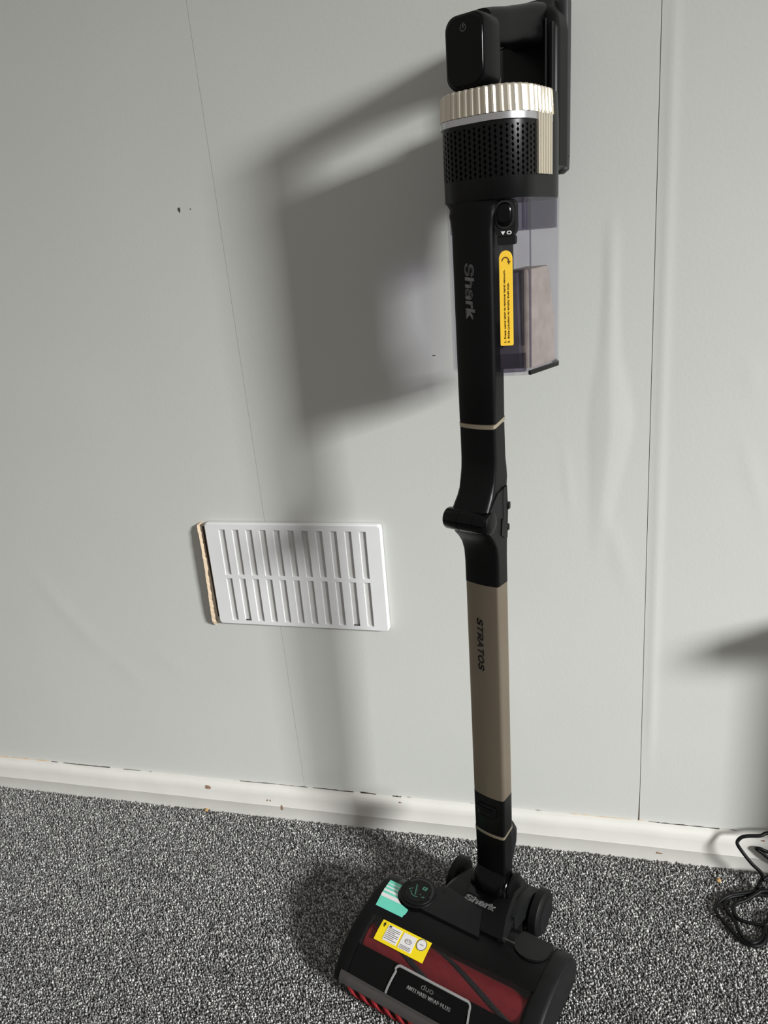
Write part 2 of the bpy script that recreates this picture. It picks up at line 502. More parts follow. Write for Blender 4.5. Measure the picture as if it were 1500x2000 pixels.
def blob(name, c, rx, rz, m, parent, y, n=9, thick=.0005, seed=0):
    rnd = random.Random(seed)
    pts = []
    for k in range(n):
        a = 2 * PI * k / n; q = rnd.uniform(.65, 1.15)
        pts.append((c[0] + rx * q * math.cos(a), y, c[1] + rz * q * math.sin(a)))
    return from_bm(name, prism(pts, (0, 1, 0), thick), m, parent, smooth=None)
blob('scuff_mark', (-.5321, 1.014), .0022, .0036, M['mark'], wall, WY - .0005, seed=3)
blob('scuff_mark', (-.5151, 1.0135), .0010, .0008, M['mark'], wall, WY - .0004, seed=4)
blob('scuff_mark', (-.193, .798), .0022, .0006, M['mark'], wall, WY - .0004, seed=5)
blob('scuff_mark', (.2425, .4835), .0008, .0008, M['mark'], wall, WY - .0004, seed=6)
blob('scuff_mark', (-.165, .327), .0012, .0010, M['mark'], wall, WY - .0004, seed=7)

# torn edge of the wallpaper at the ventilator
def torn_edge():
    zs = [.5600, .5560, .5494, .5277, .4834, .438, .405, .386, .3790]
    xo = [-.5800, -.5885, -.5860, -.5840, -.5848, -.5872, -.5893, -.5906, -.5880]
    w = [.0008, .0018, .0038, .0034, .0042, .0040, .0046, .0050, .0008]
    yo = [.004, -.005, -.009, -.011, -.011, -.010, -.009, -.007, -.002]
    rings = []
    Z = np.linspace(.5600, .3790, 46); rnd = random.Random(5)
    for z in Z:
        x = np.interp(-z, [-a for a in zs], xo) + rnd.uniform(-.0004, .0004); ww = np.interp(-z, [-a for a in zs], w) * rnd.uniform(.75, 1.15); y = np.interp(-z, [-a for a in zs], yo)
        rings.append([(x - .0035, WY - .0002, z), (x, WY + y - .003, z), (x + ww, WY + y - .0002, z - .001), (x + ww * .85, WY + y + .0014, z), (x + .0006, WY + y - .0012, z), (x - .0024, WY + .0004, z)])
    o = from_bm('torn_paper_edge', loft(rings), M['raw_paper'], peel, smooth=None)
    o['label'] = 'cream torn wallpaper edge curling beside the vent'
torn_edge()
from_bm('vent_opening', box_bm(HX0 - .002, HX1, WY + .0004, WY + .0012, HZ0 - .002, HZ1 + .002), M['dark_gap'], wall, smooth=None)

# ------------------------------------------------------------------ skirting board
def skirting():
    prof = [(WY + .0005, -.006), (0, -.006), (0, .0235), (-.0006, .0245), (0, .0255), (.0004, .044), (.0018, .052), (.0048, .0572), (.0085, .0595), (WY + .0005, .0603)]
    xs = np.arange(-3.1, 2.5, .02)
    rings = []
    for x in xs:
        wob = .0004 * math.sin(x * 23) + .0003 * math.sin(x * 71 + 2)
        rings.append([(x, y + (wob * .6 if k not in (0, 9) else 0), z + (wob if k > 4 else 0)) for k, (y, z) in enumerate(prof)])
    o = from_bm('baseboard_back', loft(rings), M['paint_white'], smooth=40)
    tag(o, 'white gloss-painted skirting board with chipped paint', None, kind='structure')
    return o
bb = skirting()
for k, (x, z, rx, rz, y) in enumerate(((-.6597, .0490, .0062, .0042, .0006), (-.5179, .0225, .0022, .0058, -.0007), (.1133, .0140, .0050, .0018, -.0006),
                                       (-.5445, .0350, .0012, .0020, -.0004), (-.5385, .0352, .0010, .0020, -.0004), (.2590, .0545, .0030, .0016, .0030), (-.300, .0566, .0024, .0012, .0035))):
    blob('paint_chip', (x, z), rx, rz, M['bare_wood'], bb, y, seed=20 + k, thick=.0012)
# raw paper and dark slit left where the wallpaper stops short of the skirting
def slit(x0, x1, z, t, m, seed):
    rnd = random.Random(seed); n = max(4, int((x1 - x0) / .008))
    top = [(x0 + (x1 - x0) * k / n, WY - .0006, z + t * rnd.uniform(.3, 1)) for k in range(n + 1)]
    bot = [(x0 + (x1 - x0) * k / n, WY - .0006, z) for k in range(n, -1, -1)]
    from_bm('paper_gap', prism(top + bot, (0, 1, 0), .001), m, bb, smooth=None)
slit(-1.20, -1.005, .0597, .0036, M['raw_paper'], 1)
slit(-1.000, -.87, .0597, .0022, M['dark_gap'], 2)
slit(-.84, -.78, .0597, .0016, M['dark_gap'], 3)
slit(-.60, -.47, .0597, .0018, M['dark_gap'], 4)
slit(-.46, -.385, .0597, .0022, M['dark_gap'], 5)
slit(-.372, -.345, .0597, .0034, M['dark_gap'], 6)
slit(-.315, -.300, .0597, .0026, M['dark_gap'], 7)
slit(-.02, .12, .0597, .0022, M['raw_paper'], 8)
slit(.098, .20, .0597, .0020, M['dark_gap'], 9)

# ------------------------------------------------------------------ wall ventilator
vent = bpy.data.objects.new('wall_vent', None); COL.objects.link(vent)
vent.location = ((VX0 + VX1) / 2, WY, (VZ0 + VZ1) / 2)
vent.rotation_euler = (0, math.radians(.65), 0)
tag(vent, 'white plastic slotted ventilator plate on the grey wall', 'vent')
vw, vh = (VX1 - VX0) / 2, (VZ1 - VZ0) / 2
def vent_parts():
    d0, d1 = -.010, -.0012     # front and back of the plate
    us = [-.415 + .0798 * k for k in range(11)]
    sw = .036
    def X(u): return u * 2 * vw
    rows = ((.004, .440), (-.455, -.034))
    xs0 = X(us[0]); xs1 = X(us[-1] + sw)
    # rim: outer rounded plate with the slot field left open
    bm = bmesh.new()
    def outline(e, y): return [(x, y, z) for x, z in ((a, b) for a, b in rr(vw - e, -vh + e, vh - e, .006, n=4, nf=1))]
    def fr(x0, x1, z0, z1):
        b = box_bm(x0, x1, d0, d1, z0, z1)
        me = bpy.data.meshes.new('t'); b.to_mesh(me); b.free(); bm.from_mesh(me); bpy.data.meshes.remove(me)
    zt, zb = rows[0][1] * 2 * vh, rows[1][0] * 2 * vh
    zm1, zm0 = rows[0][0] * 2 * vh, rows[1][1] * 2 * vh
    # rim ring
    inner = [(xs0, zb), (xs1, zb), (xs1, zt), (xs0, zt)]
    o_pts = rr(vw, -vh, vh, .006, n=4, nf=1)
    n = len(o_pts)
    def ringv(pts, y): return [bm.verts.new((p[0], y, p[1])) for p in pts]
    oF = ringv(rr(vw - .0018, -vh + .0018, vh - .0018, .005, n=4, nf=1), d0); oM = ringv(o_pts, d0 + .0022); oB = ringv(o_pts, d1)
    iF = ringv(inner, d0); iB = ringv(inner, d0 + .003)
    for a, b in ((oF, oM), (oM, oB)):
        for k in range(n):
            j = (k + 1) % n
            bm.faces.new((a[k], a[j], b[j], b[k]))
    for k in range(4):
        j = (k + 1) % 4
        bm.faces.new((iF[k], iF[j], iB[j], iB[k]))
    # corners of the rounded outline start at index 0 (-,-), 5 (+,-), 10 (+,+), 15 (-,+)
    q = n // 4
    for c in range(4):
        idx = [(c * q + k) % n for k in range(q)]
        nxt = (c * q + q) % n
        bm.faces.new([oF[k] for k in idx] + [iF[c]])
        bm.faces.new([oF[idx[-1]], oF[nxt], iF[(c + 1) % 4], iF[c]])
    from_bm('rim', bm, M['vent_white'], vent, smooth=30)
    from_bm('middle_rail', box_bm(xs0 - .0005, xs1 + .0005, d0 + .00005, d0 + .003, zm0, zm1, .0004, 1), M['vent_white'], vent, smooth=None)
    for (r0, r1) in rows:
        me = None
        for k in range(10):
            a, b = X(us[k] + sw), X(us[k + 1])
            h = (r1 - r0) * vh
            if me is None:
                o = from_bm('slat', box_bm(-(b - a) / 2, (b - a) / 2, d0, d0 + .003, -h - .0004, h + .0004, .0004, 1), M['vent_white'], vent, smooth=None)
                me = o.data
            else:
                o = bpy.data.objects.new('slat', me); COL.objects.link(o); o.parent = vent
            o.location = ((a + b) / 2, 0, (r0 + r1) * vh)
    o = from_bm('sliding_plate', box_bm(xs0 - .004, xs1 + .004, d0 + .0028, d1 - .0004, zb - .003, zt + .003), M['vent_back'], vent, smooth=None)
    o['label'] = 'closed inner slider behind the slots'
    for u in (us[1], us[9]):
        from_bm('clip', box_bm(X(u) - .0005, X(u + sw) + .001, d0 + .001, d0 + .003, zb - .0002, zb + .0014), M['mark'], vent, smooth=None)
vent_parts()

# ------------------------------------------------------------------ vacuum cleaner
ROOT = Vector((-.125, -.145, 0))
vac = bpy.data.objects.new('vacuum_cleaner', None); COL.objects.link(vac)
vac.location = ROOT
tag(vac, 'black and bronze upright stick vacuum cleaner standing on the carpet', 'vacuum cleaner')

def make_frame(p0, ax, ay, th):
    a = Vector((math.tan(ax), math.tan(ay), 1)).normalized()
    f = Vector((math.sin(th), -math.cos(th), 0)); f = (f - a * f.dot(a)).normalized()
    w = (-f).cross(a)
    b = -f
    p = Vector(p0) - ROOT
    return lambda v: p + w * v[0] + b * v[1] + a * v[2]
TF = make_frame((-.1239, -.1536, 0), math.radians(1.0047), 0, math.radians(-24))   # wand and hand unit
HF = make_frame((-.125, -.145, 0), 0, 0, math.radians(-19.5))                      # floor head

def T(name, bm, m, parent=vac, smooth=35, label=None):
    o = from_bm(name, bm, M[m], parent, smooth, TF)
    if label: o['label'] = label
    return o
def H(name, bm, m, parent=vac, smooth=35, label=None):
    o = from_bm(name, bm, M[m], parent, smooth, HF)
    if label: o['label'] = label
    return o

HW, YF, YB, CR, BU = .0230, -.0110, .0130, .0030, .0028
def sec(hw=HW, yf=YF, yb=YB, r=CR, b=BU, **k): return rr(hw, yf, yb, r, b, **k)

# ---- wand
T('wand_tube', zloft([(.232, sec()), (.236, sec()), (.543, sec()), (.5465, sec())]), 'bronze', label='bronze metal wand tube')
T('wand_lettering', text_bm('STRATOS', .0158, (0, 0, 0), (0, 0, -1), (1, 0, 0), .0003, bold=.00034, shear=.20, width=.0725, fn2=lambda x, y: Vector((y - .0024, YF - BU * (1 - ((y - .0024) / HW) ** 2) - .0001, .4635 - x))), 'print_black', smooth=None)
low = T('wand_socket', zloft([(.088, sec(.0215)), (.100, sec(.0222)), (.150, sec(.0228)), (.2322, sec(.0231, YF - .0002, YB + .0002))]), 'black')
T('trim_ring', zloft([(.1705, sec(.0234, YF - .0005, YB + .0004), .22), (.1745, sec(.0234, YF - .0005, YB + .0004), .22)]), 'champ_ring', low, label='thin champagne trim ring')
T('latch_button', zloft([(.2005, rr(.011, YF - BU - .0022, YF, .002)), (.203, rr(.0135, YF - BU - .0038, YF, .002)), (.2115, rr(.0135, YF - BU - .0026, YF, .002)), (.2190, rr(.0125, YF - BU - .0012, YF, .001))]), 'black_gloss', low)
T('latch_bar', box_bm(-.0165, .0075, YF - BU - .0042, YF - BU + .001, .2100, .2145, .0012), 'black_gloss', low)
# rounded hump on the back of the socket
T('socket_hump', zloft([(.098, rr(.016, .010, .016, .005)), (.112, rr(.019, .008, .026, .008)), (.134, rr(.0195, .008, .038, .012)), (.150, rr(.019, .008, .0405, .012)), (.163, rr(.017, .008, .034, .010)), (.174, rr(.012, .008, .014, .003))]), 'charcoal', low, smooth=70)

# folding joint: lower and upper fittings flare forward to the barrel
T('wand_joint_lower', zloft([(.5462, sec(.0232, YF - .0002, YB + .0002)), (.572, sec(.0232, YF - .0002)), (.588, sec(.0234, YF - .0012)), (.600, sec(.0238, YF - .005)),
                             (.609, sec(.0244, YF - .011)), (.616, sec(.0248, YF - .018, YB, .004)), (.6215, sec(.0248, YF - .0215, YB, .005)), (.633, sec(.0240, YF - .012, YB, .005))]), 'black')
up = T('wand_joint_upper', zloft([(.634, sec(.0238, YF - .012, YB, .005)), (.6455, sec(.0244, YF - .0240, YB + .001, .006)), (.652, sec(.0240, YF - .0190, YB + .002, .006)), (.660, sec(.0236, YF - .0125, YB + .003, .006)),
                                  (.668, sec(.0233, YF - .0075, YB + .004, .005)), (.678, sec(.0232, YF - .0035, YB + .004)), (.690, sec(.0231, YF - .001, YB + .003)),
                                  (.702, sec(.0231, YF, YB + .001)), (.7425, sec(.0231))]), 'black')
T('hinge_barrel', lathe([(-.0300, .0090), (-.0292, .0118), (-.0270, .0130), (-.0100, .0132), (-.0098, .0128), (-.0092, .0128), (-.0090, .0132), (.0105, .0132), (.0107, .0128), (.0113, .0128), (.0115, .0132), (.0245, .0130), (.0262, .0120), (.0270, .0090)],
                        (0, -.0330, .6345), (1, 0, 0), 36), 'black_gloss', up)
T('hinge_cap', lathe([(.0245, .0128), (.0278, .0126), (.0292, .0100), (.0296, .004)], (0, -.0310, .6345), (1, 0, 0), 28), 'black', up)
T('hinge_arm', prism([(.0232, -.034, .624), (.0232, -.022, .612), (.0232, .010, .604), (.0232, .0125, .640), (.0232, .011, .668), (.0232, -.010, .664), (.0232, -.028, .648)], (1, 0, 0), .0018), 'charcoal', up)
T('release_slot', prism([(.0251, .0005, .6250), (.0251, .0060, .6250), (.0251, .0068, .6600), (.0251, .0050, .6685), (.0251, .0018, .6660), (.0251, .0005, .655)], (1, 0, 0), .0004), 'black_gloss', up)
T('release_lever', prism([(.0248, -.006, .612), (.0248, .002, .606), (.0248, .006, .606), (.0248, .0085, .620), (.0248, .001, .624), (.0248, -.003, .632)], (1, 0, 0), .0016), 'black_gloss', up)
T('release_lever', box_bm(.018, .0262, .0105, .0175, .6380, .6470, .0015), 'black_gloss', up)
T('release_lever', box_bm(.018, .0255, .0095, .0155, .6120, .6200, .0012), 'black_gloss', up)
T('trim_ring', zloft([(.7418, sec(.0235, YF - .0005, YB + .0005), .26), (.7462, sec(.0235, YF - .0005, YB + .0005), .26)]), 'champ_ring', up, label='thin champagne trim ring')

# ---- hand unit
BX, BF, BB, BC = .0500, -.0110, .1110, .0050
def body(d=0.0, r=.034, b=.003): return rr(BX + d, BF - d, BB + d, r, b, n=8, nf=9, cx=BC, rb=.042)
hand = T('hand_unit', zloft([(.9740, body(-.0004)), (.9750, body()), (1.0455, body()), (1.0735, body(-.001)), (1.0760, body(-.004))], uv=True), 'grille', smooth=40,
         label='black motor housing with perforated grille')
# front column carrying the name, widening in arches into the housing
def col(hw, d=0.0): return rr(hw, BF - d, YB, .0045, BU + .0008 if hw < .03 else .0036)
def colw(hw, back): return rr(hw, BF + back, YB, .012, .0036 + back * .8)
T('front_column', zloft([(.7445, sec(.0232)), (.7480, sec(.0232, YF - .0003)), (.80, col(.0242)), (.945, col(.0246)), (.955, col(.0256)), (.962, col(.0272)), (.968, colw(.0296, .001)), (.972, colw(.0325, .0025)), (.9745, colw(.0355, .0045)), (.9752, colw(.0362, .0055))]), 'black', hand)
T('column_lettering', text_bm('Shark', .0200, (0, 0, 0), (0, 0, -1), (1, 0, 0), .0008, bold=.00055, shear=.10, width=.0555, fn2=lambda x, y: Vector((y - .0005, BF - (BU + .0008) * (1 - ((y - .0005) / .0245) ** 2) - .0001, .8862 - x))), 'chrome_black', hand, smooth=None)

# dust cup: thin clear shell, closed below
def fillet_poly(V, R, n=5):
    out = []; m = len(V)
    for i in range(m):
        p = Vector(V[i]); a = (Vector(V[i - 1]) - p).normalized(); b = (Vector(V[(i + 1) % m]) - p).normalized()
        half = a.angle(b) / 2
        t = R[i] / math.tan(half)
        c = p + (a + b).normalized() * (R[i] / math.sin(half))
        s0 = p + a * t - c; s1 = p + b * t - c
        for k in range(n + 1):
            q = (s0.lerp(s1, k / n)).normalized() * R[i]
            out.append((c.x + q.x, c.y + q.y))
    return out
TANF = .536
def yface(x): return -.0065 + TANF * (x - .022)
def cup(d=0.0):
    q = d * .55
    V = [(-.014 - q, -.0065 - d), (.022 + q, -.0065 - d), (.0545 + d, .0109 - q), (.0555 + d, .082), (.034 + q, .1090 + d), (-.026 - q, .1090 + d), (-.0415 - d, .080), (-.0415 - d, .0080 - q)]
    return fillet_poly(V, [.004, .004, .006, .016, .016, .016, .016, .006])
def FX(bm):
    """carry a flat piece drawn on a front plane over to the angled front of the cup"""
    for v in bm.verts:
        x = .0354 + (v.co.x - .0399) * .735
        v.co = Vector((x, yface(x) + (v.co.y + .0068), v.co.z))
    return bm
def shell(secs_o, secs_i):
    bm = bmesh.new()
    O = [[bm.verts.new((x, y, z + 0)) for x, y in p] for z, p in secs_o]
    I = [[bm.verts.new((x, y, z)) for x, y in p] for z, p in secs_i]
    n = len(O[0])
    for R in (O, I):
        for a, b in zip(R, R[1:]):
            for k in range(n):
                j = (k + 1) % n; bm.faces.new((a[k], a[j], b[j], b[k]))
    for k in range(n):
        j = (k + 1) % n; bm.faces.new((O[-1][k], O[-1][j], I[-1][j], I[-1][k]))
    bm.faces.new(O[0]); bm.faces.new(I[0])
    return bm
cupo = T('dust_cup', shell([(.7960, cup(-.003)), (.7985, cup(-.0005)), (.8010, cup()), (.9742, cup())], [(.7990, cup(-.004)), (.8015, cup(-.0022)), (.9742, cup(-.0018))]), 'clear', hand, smooth=40,
         label='clear violet-tinted dust cup')
def arc_band(z0, z1, d0, d1, ymin, m, name, label=None):
    """the part of the cup outline behind ymin as a curved slab"""
    P0, P1 = cup(d0), cup(d1); n = len(P0)
    start = next(k for k in range(n) if P0[k][0] > 0 and P0[k][1] >= ymin)
    idx = []
    k = start
    while P0[k % n][1] >= ymin and len(idx) < n:
        idx.append(k % n); k += 1
    rings = [[(P0[k][0], P0[k][1], z0), (P1[k][0], P1[k][1], z0), (P1[k][0], P1[k][1], z1), (P0[k][0], P0[k][1], z1)] for k in idx]
    return T(name, loft(rings), m, hand, smooth=40, label=label)
arc_band(.9440, .9738, -.0026, -.0042, .004, 'clear_dark', 'cup_collar', 'smoky collar inside the cup top')
arc_band(.7962, .8005, .0004, -.0030, .012, 'black', 'cup_door_seal', 'black seal round the cup door')
T('cyclone_core', zloft([(.802, rr(.0170, .012, .079, .012, cx=-.012)), (.9735, rr(.0170, .012, .079, .012, cx=-.012))]), 'charcoal', hand, label='dark cyclone core inside the cup')  # core enlarged and offset to block light passing through the cup
T('dust_shroud', zloft([(.8020, rr(.0135, .0180, .0830, .006, cx=.0378)), (.850, rr(.0135, .0180, .0815, .006, cx=.0378)), (.900, rr(.0135, .0180, .0690, .006, cx=.0378)), (.9035, rr(.0130, .0190, .0660, .006, cx=.0378), .04)]), 'dust', hand, label='grey-beige dusty compartment')
T('dust_shroud', zloft([(.8020, rr(.0100, .030, .0830, .006, cx=-.0255)), (.9000, rr(.0100, .030, .0700, .006, cx=-.0255))]), 'dust', hand)
M['duct'] = mat('smoky_violet_duct', (70, 66, 74), .35, var=.25, vscale=45)
T('inlet_duct', zloft([(.8030, [(.0245, .0020), (.0430, .0120), (.0430, .0170), (.0245, .0120)]), (.9020, [(.0245, .0020), (.0405, .0105), (.0405, .0170), (.0245, .0120)])]), 'duct', hand)
T('inlet_flap', prism([(.0265, .006, .905), (.0455, .018, .905), (.0455, .020, .905), (.0265, .008, .905)], (0, 0, -1), .078), 'clear_dark', hand)
T('hinge_rib', box_bm(.0510, .0518, .020, .0225, .803, .972, 0), 'clear_dark', hand)
T('cup_foot', zloft([(.7995, [(.0255, .0000), (.0470, .0115), (.0470, .0190), (.0255, .0090)]), (.8190, [(.0255, .0000), (.0470, .0115), (.0470, .0190), (.0255, .0090)])]), 'clear_dark', hand)

# latch on the front of the cup
LX, LY = .0400, -.0076
def plate(x0, x1, z0, z1, r, y0, t, n=6):
    pts = [((x0 + x1) / 2 + px, y0, pz) for px, pz in rr((x1 - x0) / 2, z0, z1, r, n=n, nf=2)]
    return prism(pts, (0, 1, 0), t)
T('latch_plate', FX(plate(.0268, .0520, .9385, .9735, .0070, LY - .001, .006)), 'charcoal', hand)
T('latch_bezel', FX(plate(.0288, .0508, .9455, .9725, .0100, LY - .0022, .003)), 'grey_side', hand)
def dome(cx, cz, hx, hz, y, t, r):
    rings = []
    for k in range(7):
        a = k / 6 * PI / 2
        e = 1 - math.cos(a)
        s = math.cos(a) * .55 + .45 if k < 6 else .35
        rings.append([(cx + px * s, y - t * math.sin(a), cz + pz * s) for px, pz in rr(hx, -hz, hz, r, n=6, nf=2)])
    return loft(rings)
T('latch_button', FX(dome(.0398, .9590, .0094, .0118, LY - .0015, .0035, .0088)), 'black_gloss', hand, smooth=60, label='glossy black cup release button')
T('latch_symbol', FX(prism([(.0345, LY - .0014, .9432), (.0395, LY - .0014, .9432), (.0370, LY - .0014, .9398)], (0, 1, 0), .0005)), 'white_print', hand, smooth=None)
def ring_pts(cx, cz, r0, r1, y, a0=0, a1=2 * PI, n=20, flat=1.0):
    bm = bmesh.new(); A = []; B = []
    for k in range(n + 1):
        a = a0 + (a1 - a0) * k / n
        A.append(bm.verts.new((cx + r0 * math.cos(a), y, cz + r0 * flat * math.sin(a))))
        B.append(bm.verts.new((cx + r1 * math.cos(a), y, cz + r1 * flat * math.sin(a))))
    for k in range(n): bm.faces.new((A[k], A[k + 1], B[k + 1], B[k]))
    return bm
T('latch_symbol', FX(ring_pts(.0445, .9417, .0018, .0030, LY - .0013, flat=.6)), 'white_print', hand, smooth=None)
T('latch_tongue', FX(plate(.0288, .0505, .9300, .9395, .0030, LY + .0006, .004)), 'charcoal', hand)

# amber instruction sticker
SXC = .0390
def sticker():
    y = -.0082
    w = .0078
    pts = [(SXC - w + .001, y, .8290), (SXC + w - .001, y, .8290), (SXC + w, y, .8300), (SXC + w, y, .9170)]
    pts += [(SXC + w * math.cos(a), y, .9170 + w * math.sin(a)) for a in [PI * k / 12 for k in range(1, 13)]]
    pts += [(SXC - w, y, .8300)]
    return prism(pts, (0, 1, 0), .0010)
st = T('instruction_sticker', FX(sticker()), 'yellow_warm', hand, smooth=None, label='amber sticker with printed instructions')
T('sticker_text', FX(text_bm('1. Press wand latch to remove hand vacuum.', .0038, (SXC - .0016, -.0083, .8690), (0, 0, 1), (-1, 0, 0), .0002, bold=.00007, width=.0740)), 'print_brown', hand, smooth=None)
T('sticker_text', FX(text_bm('2. Slide    button to empty dust cup.', .0038, (SXC + .0030, -.0083, .8625), (0, 0, 1), (-1, 0, 0), .0002, bold=.00007, width=.0610)), 'print_brown', hand, smooth=None)
T('sticker_text', FX(ring_pts(SXC + .0030, .8468, .0009, .0014, -.0084, n=12)), 'print_brown', hand, smooth=None)
T('sticker_arrow', FX(ring_pts(SXC, .9138, .0036, .0049, -.0084, .05 * PI, .95 * PI)), 'print_brown', hand, smooth=None)
T('sticker_arrow', FX(prism([(SXC + .0022, -.0084, .9148), (SXC + .0064, -.0084, .9142), (SXC + .0040, -.0084, .9108)], (0, 1, 0), .0001)), 'print_brown', hand, smooth=None)

# silver band, ribbed champagne collar and its tab
def cut(pts, ymax):
    return [(x, min(y, ymax)) for x, y in pts]
T('silver_band', zloft([(1.0440, cut(body(.0006), .062)), (1.0445, cut(body(.0014), .062)), (1.0505, cut(body(.0014), .062)), (1.0510, cut(body(.0006), .062))]), 'silver', hand, label='bright silver band')
def ribbed(pts, ymax, pitch=.0066, depth=.0017):
    # resample the outline and cut saw-tooth flutes into it
    P = [Vector((x, y, 0)) for x, y in pts]; n = len(P)
    seg = [(P[(k + 1) % n] - P[k]).length for k in range(n)]; tot = sum(seg)
    N = 52; out = []
    for i in range(N * 4):
        d = tot * i / (N * 4); k = 0
        while d > seg[k] and k < n - 1: d -= seg[k]; k += 1
        t = (P[(k + 1) % n] - P[k]).normalized(); p = P[k] + t * d
        nn = Vector((t.y, -t.x, 0))
        p = p + nn * (depth if i % 4 in (0, 1) else (0 if i % 4 == 2 else .35 * depth))
        out.append((p.x, min(p.y, ymax)))
    return out
RB = ribbed(body(.0006), .0630)
RB2 = ribbed(body(-.0008), .0625)
T('ribbed_collar', zloft([(1.0510, RB), (1.0735, RB2), (1.0750, ribbed(body(-.0020), .062))]), 'champagne', hand, smooth=25, label='ribbed champagne metal collar')
def tab():
    pts = []
    y0, y1, n = .0290, .0620, 6
    for k in range(n):
        a = y0 + (y1 - y0) * k / n; s = (y1 - y0) / n
        pts += [(BX + BC + .0026, a), (BX + BC + .0026, a + s * .45), (BX + BC + .0010, a + s * .6), (BX + BC + .0010, a + s * .95)]
    pts += [(BX + BC - .002, y1), (BX + BC - .002, y0)]
    return zloft([(.9955, pts), (1.0530, pts)])
T('ribbed_tab', tab(), 'champagne', hand, smooth=None, label='ribbed champagne tab on the side')

# display pod with power symbol
def podsec(y, e, r=.0125):
    return [(px, y, 1.1078 + pz) for px, pz in rr(.0225 - e, -.0322 + e, .0322 - e, r, n=6, nf=3)]
pod = T('display_pod', loft([podsec(-.0115, .0022), podsec(-.0105, .0008), podsec(-.0080, 0), podsec(.0160, -.0004), podsec(.0195, .0008), podsec(.0215, .0040)]), 'black', hand, label='upright rounded display pod')
T('display_glass', loft([podsec(-.0128, .0040), podsec(-.0126, .0026), podsec(-.0112, .0020)]), 'black_gloss', hand, smooth=60)
pw = ring_pts(.0000, 1.1275, .0026, .0034, -.0130, .68 * PI, 2.32 * PI, 20)
T('power_symbol', pw, 'print_grey', hand, smooth=None)
T('power_symbol', prism([(-.0004, -.0130, 1.1270), (.0004, -.0130, 1.1270), (.0004, -.0130, 1.1315), (-.0004, -.0130, 1.1315)], (0, 1, 0), .0002), 'print_grey', hand, smooth=None)
# grip bridging pod and handle post
def gsec(y, zc, hz, hx, r=.010):
    return [(px, y, zc + pz) for px, pz in rr(hx, -hz, hz, min(r, hx, hz), n=6, nf=3)]
T('handle_grip', loft([gsec(.012, 1.1300, .0160, .0170), gsec(.026, 1.1320, .0170, .0180), gsec(.050, 1.1355, .0178, .0182), gsec(.075, 1.1410, .0178, .0185), gsec(.098, 1.1450, .0190, .0200), gsec(.112, 1.1465, .0205, .0210), gsec(.130, 1.1470, .0220, .0215)]), 'black', hand, smooth=60)
T('grip_trigger', loft([gsec(.018, 1.1115, .0024, .0080, .003), gsec(.040, 1.1150, .0030, .0090, .003), gsec(.062, 1.1230, .0030, .0080, .003)]), 'black_gloss', hand, smooth=60)
T('handle_post', zloft([(1.0050, rr(.026, .1180, .1480, .008)), (1.0085, rr(.0350, .1130, .1500, .009)), (1.140, rr(.0350, .1130, .1500, .009)), (1.154, rr(.0320, .1150, .1500, .010)), (1.163, rr(.025, .120, .150, .012)), (1.170, rr(.022, .128, .150, .010))]), 'black', hand, smooth=40)
T('post_rail', box_bm(.0225, .0242, .1110, .1140, 1.010, 1.150, .0006), 'grey_side', hand)
T('post_rail', box_bm(.0292, .0312, .1122, .1160, 1.010, 1.146, .0008), 'grey_side', hand)
T('battery', zloft([(1.0020, rr(.026, .1480, .1580, .005)), (1.0060, rr(.0318, .1450, .1590, .006)), (1.0190, rr(.0322, .1450, .1595, .006))]), 'battery', hand, smooth=40)
T('battery', zloft([(1.0195, rr(.0322, .1450, .1595, .006)), (1.170, rr(.0322, .1450, .1595, .006)), (1.178, rr(.030, .1460, .1585, .007))]), 'battery', hand, smooth=40, label='dark grey battery on the back of the handle')
T('housing_back', zloft([(1.0000, rr(.034, .085, .1150, .006)), (1.075, rr(.034, .085, .1150, .006)), (1.0850, rr(.028, .085, .1150, .006))]), 'black', hand)

# ---- floor head
TY = [-.213, -.205, -.19, -.172, -.15, -.128, -.1, -.07, -.05, -.043, -.040]
TZ = [.018, .033, .0465, .0575, .0665, .0715, .074, .070, .058, .040, .025]
def topz(y): return float(np.interp(y, TY, TZ))
def smooth_top(y0, y1, n):
    return [(y, (topz(y - .006) + 2 * topz(y) + topz(y + .006)) / 4) for y in np.linspace(y0, y1, n)]
def xprism(prof, x0, x1, bev=0.0):
    cy = sum(p[0] for p in prof) / len(prof); cz = sum(p[1] for p in prof) / len(prof)
    def ring(x, e):
        return [(x, cy + (y - cy) * (1 - e / .06), cz + (z - cz) * (1 - e / .035)) for y, z in prof]
    rings = [ring(x0, bev), ring(x0 + bev * .35, bev * .35), ring(x0 + bev, 0), ring(x1 - bev, 0), ring(x1 - bev * .35, bev * .35), ring(x1, bev)] if bev else [ring(x0, 0), ring(x1, 0)]
    return loft(rings)
rear = smooth_top(-.134, -.041, 14)
body_prof = rear + [(-.042, .010), (-.060, .006), (-.130, .006), (-.134, .012)]
head = H('floor_head', xprism(body_prof, -.120, .117), 'black', label='wide black motorised floor nozzle')
cap_prof = smooth_top(-.2120, -.040, 26) + [(-.041, .010), (-.055, .004), (-.185, .004), (-.197, .012), (-.209, .016)]
H('end_cap', xprism(cap_prof, -.1400, -.1170, .004), 'black_matte', head, smooth=30)
H('end_cap', xprism(cap_prof, .1140, .1385, .005), 'charcoal', head, smooth=30)
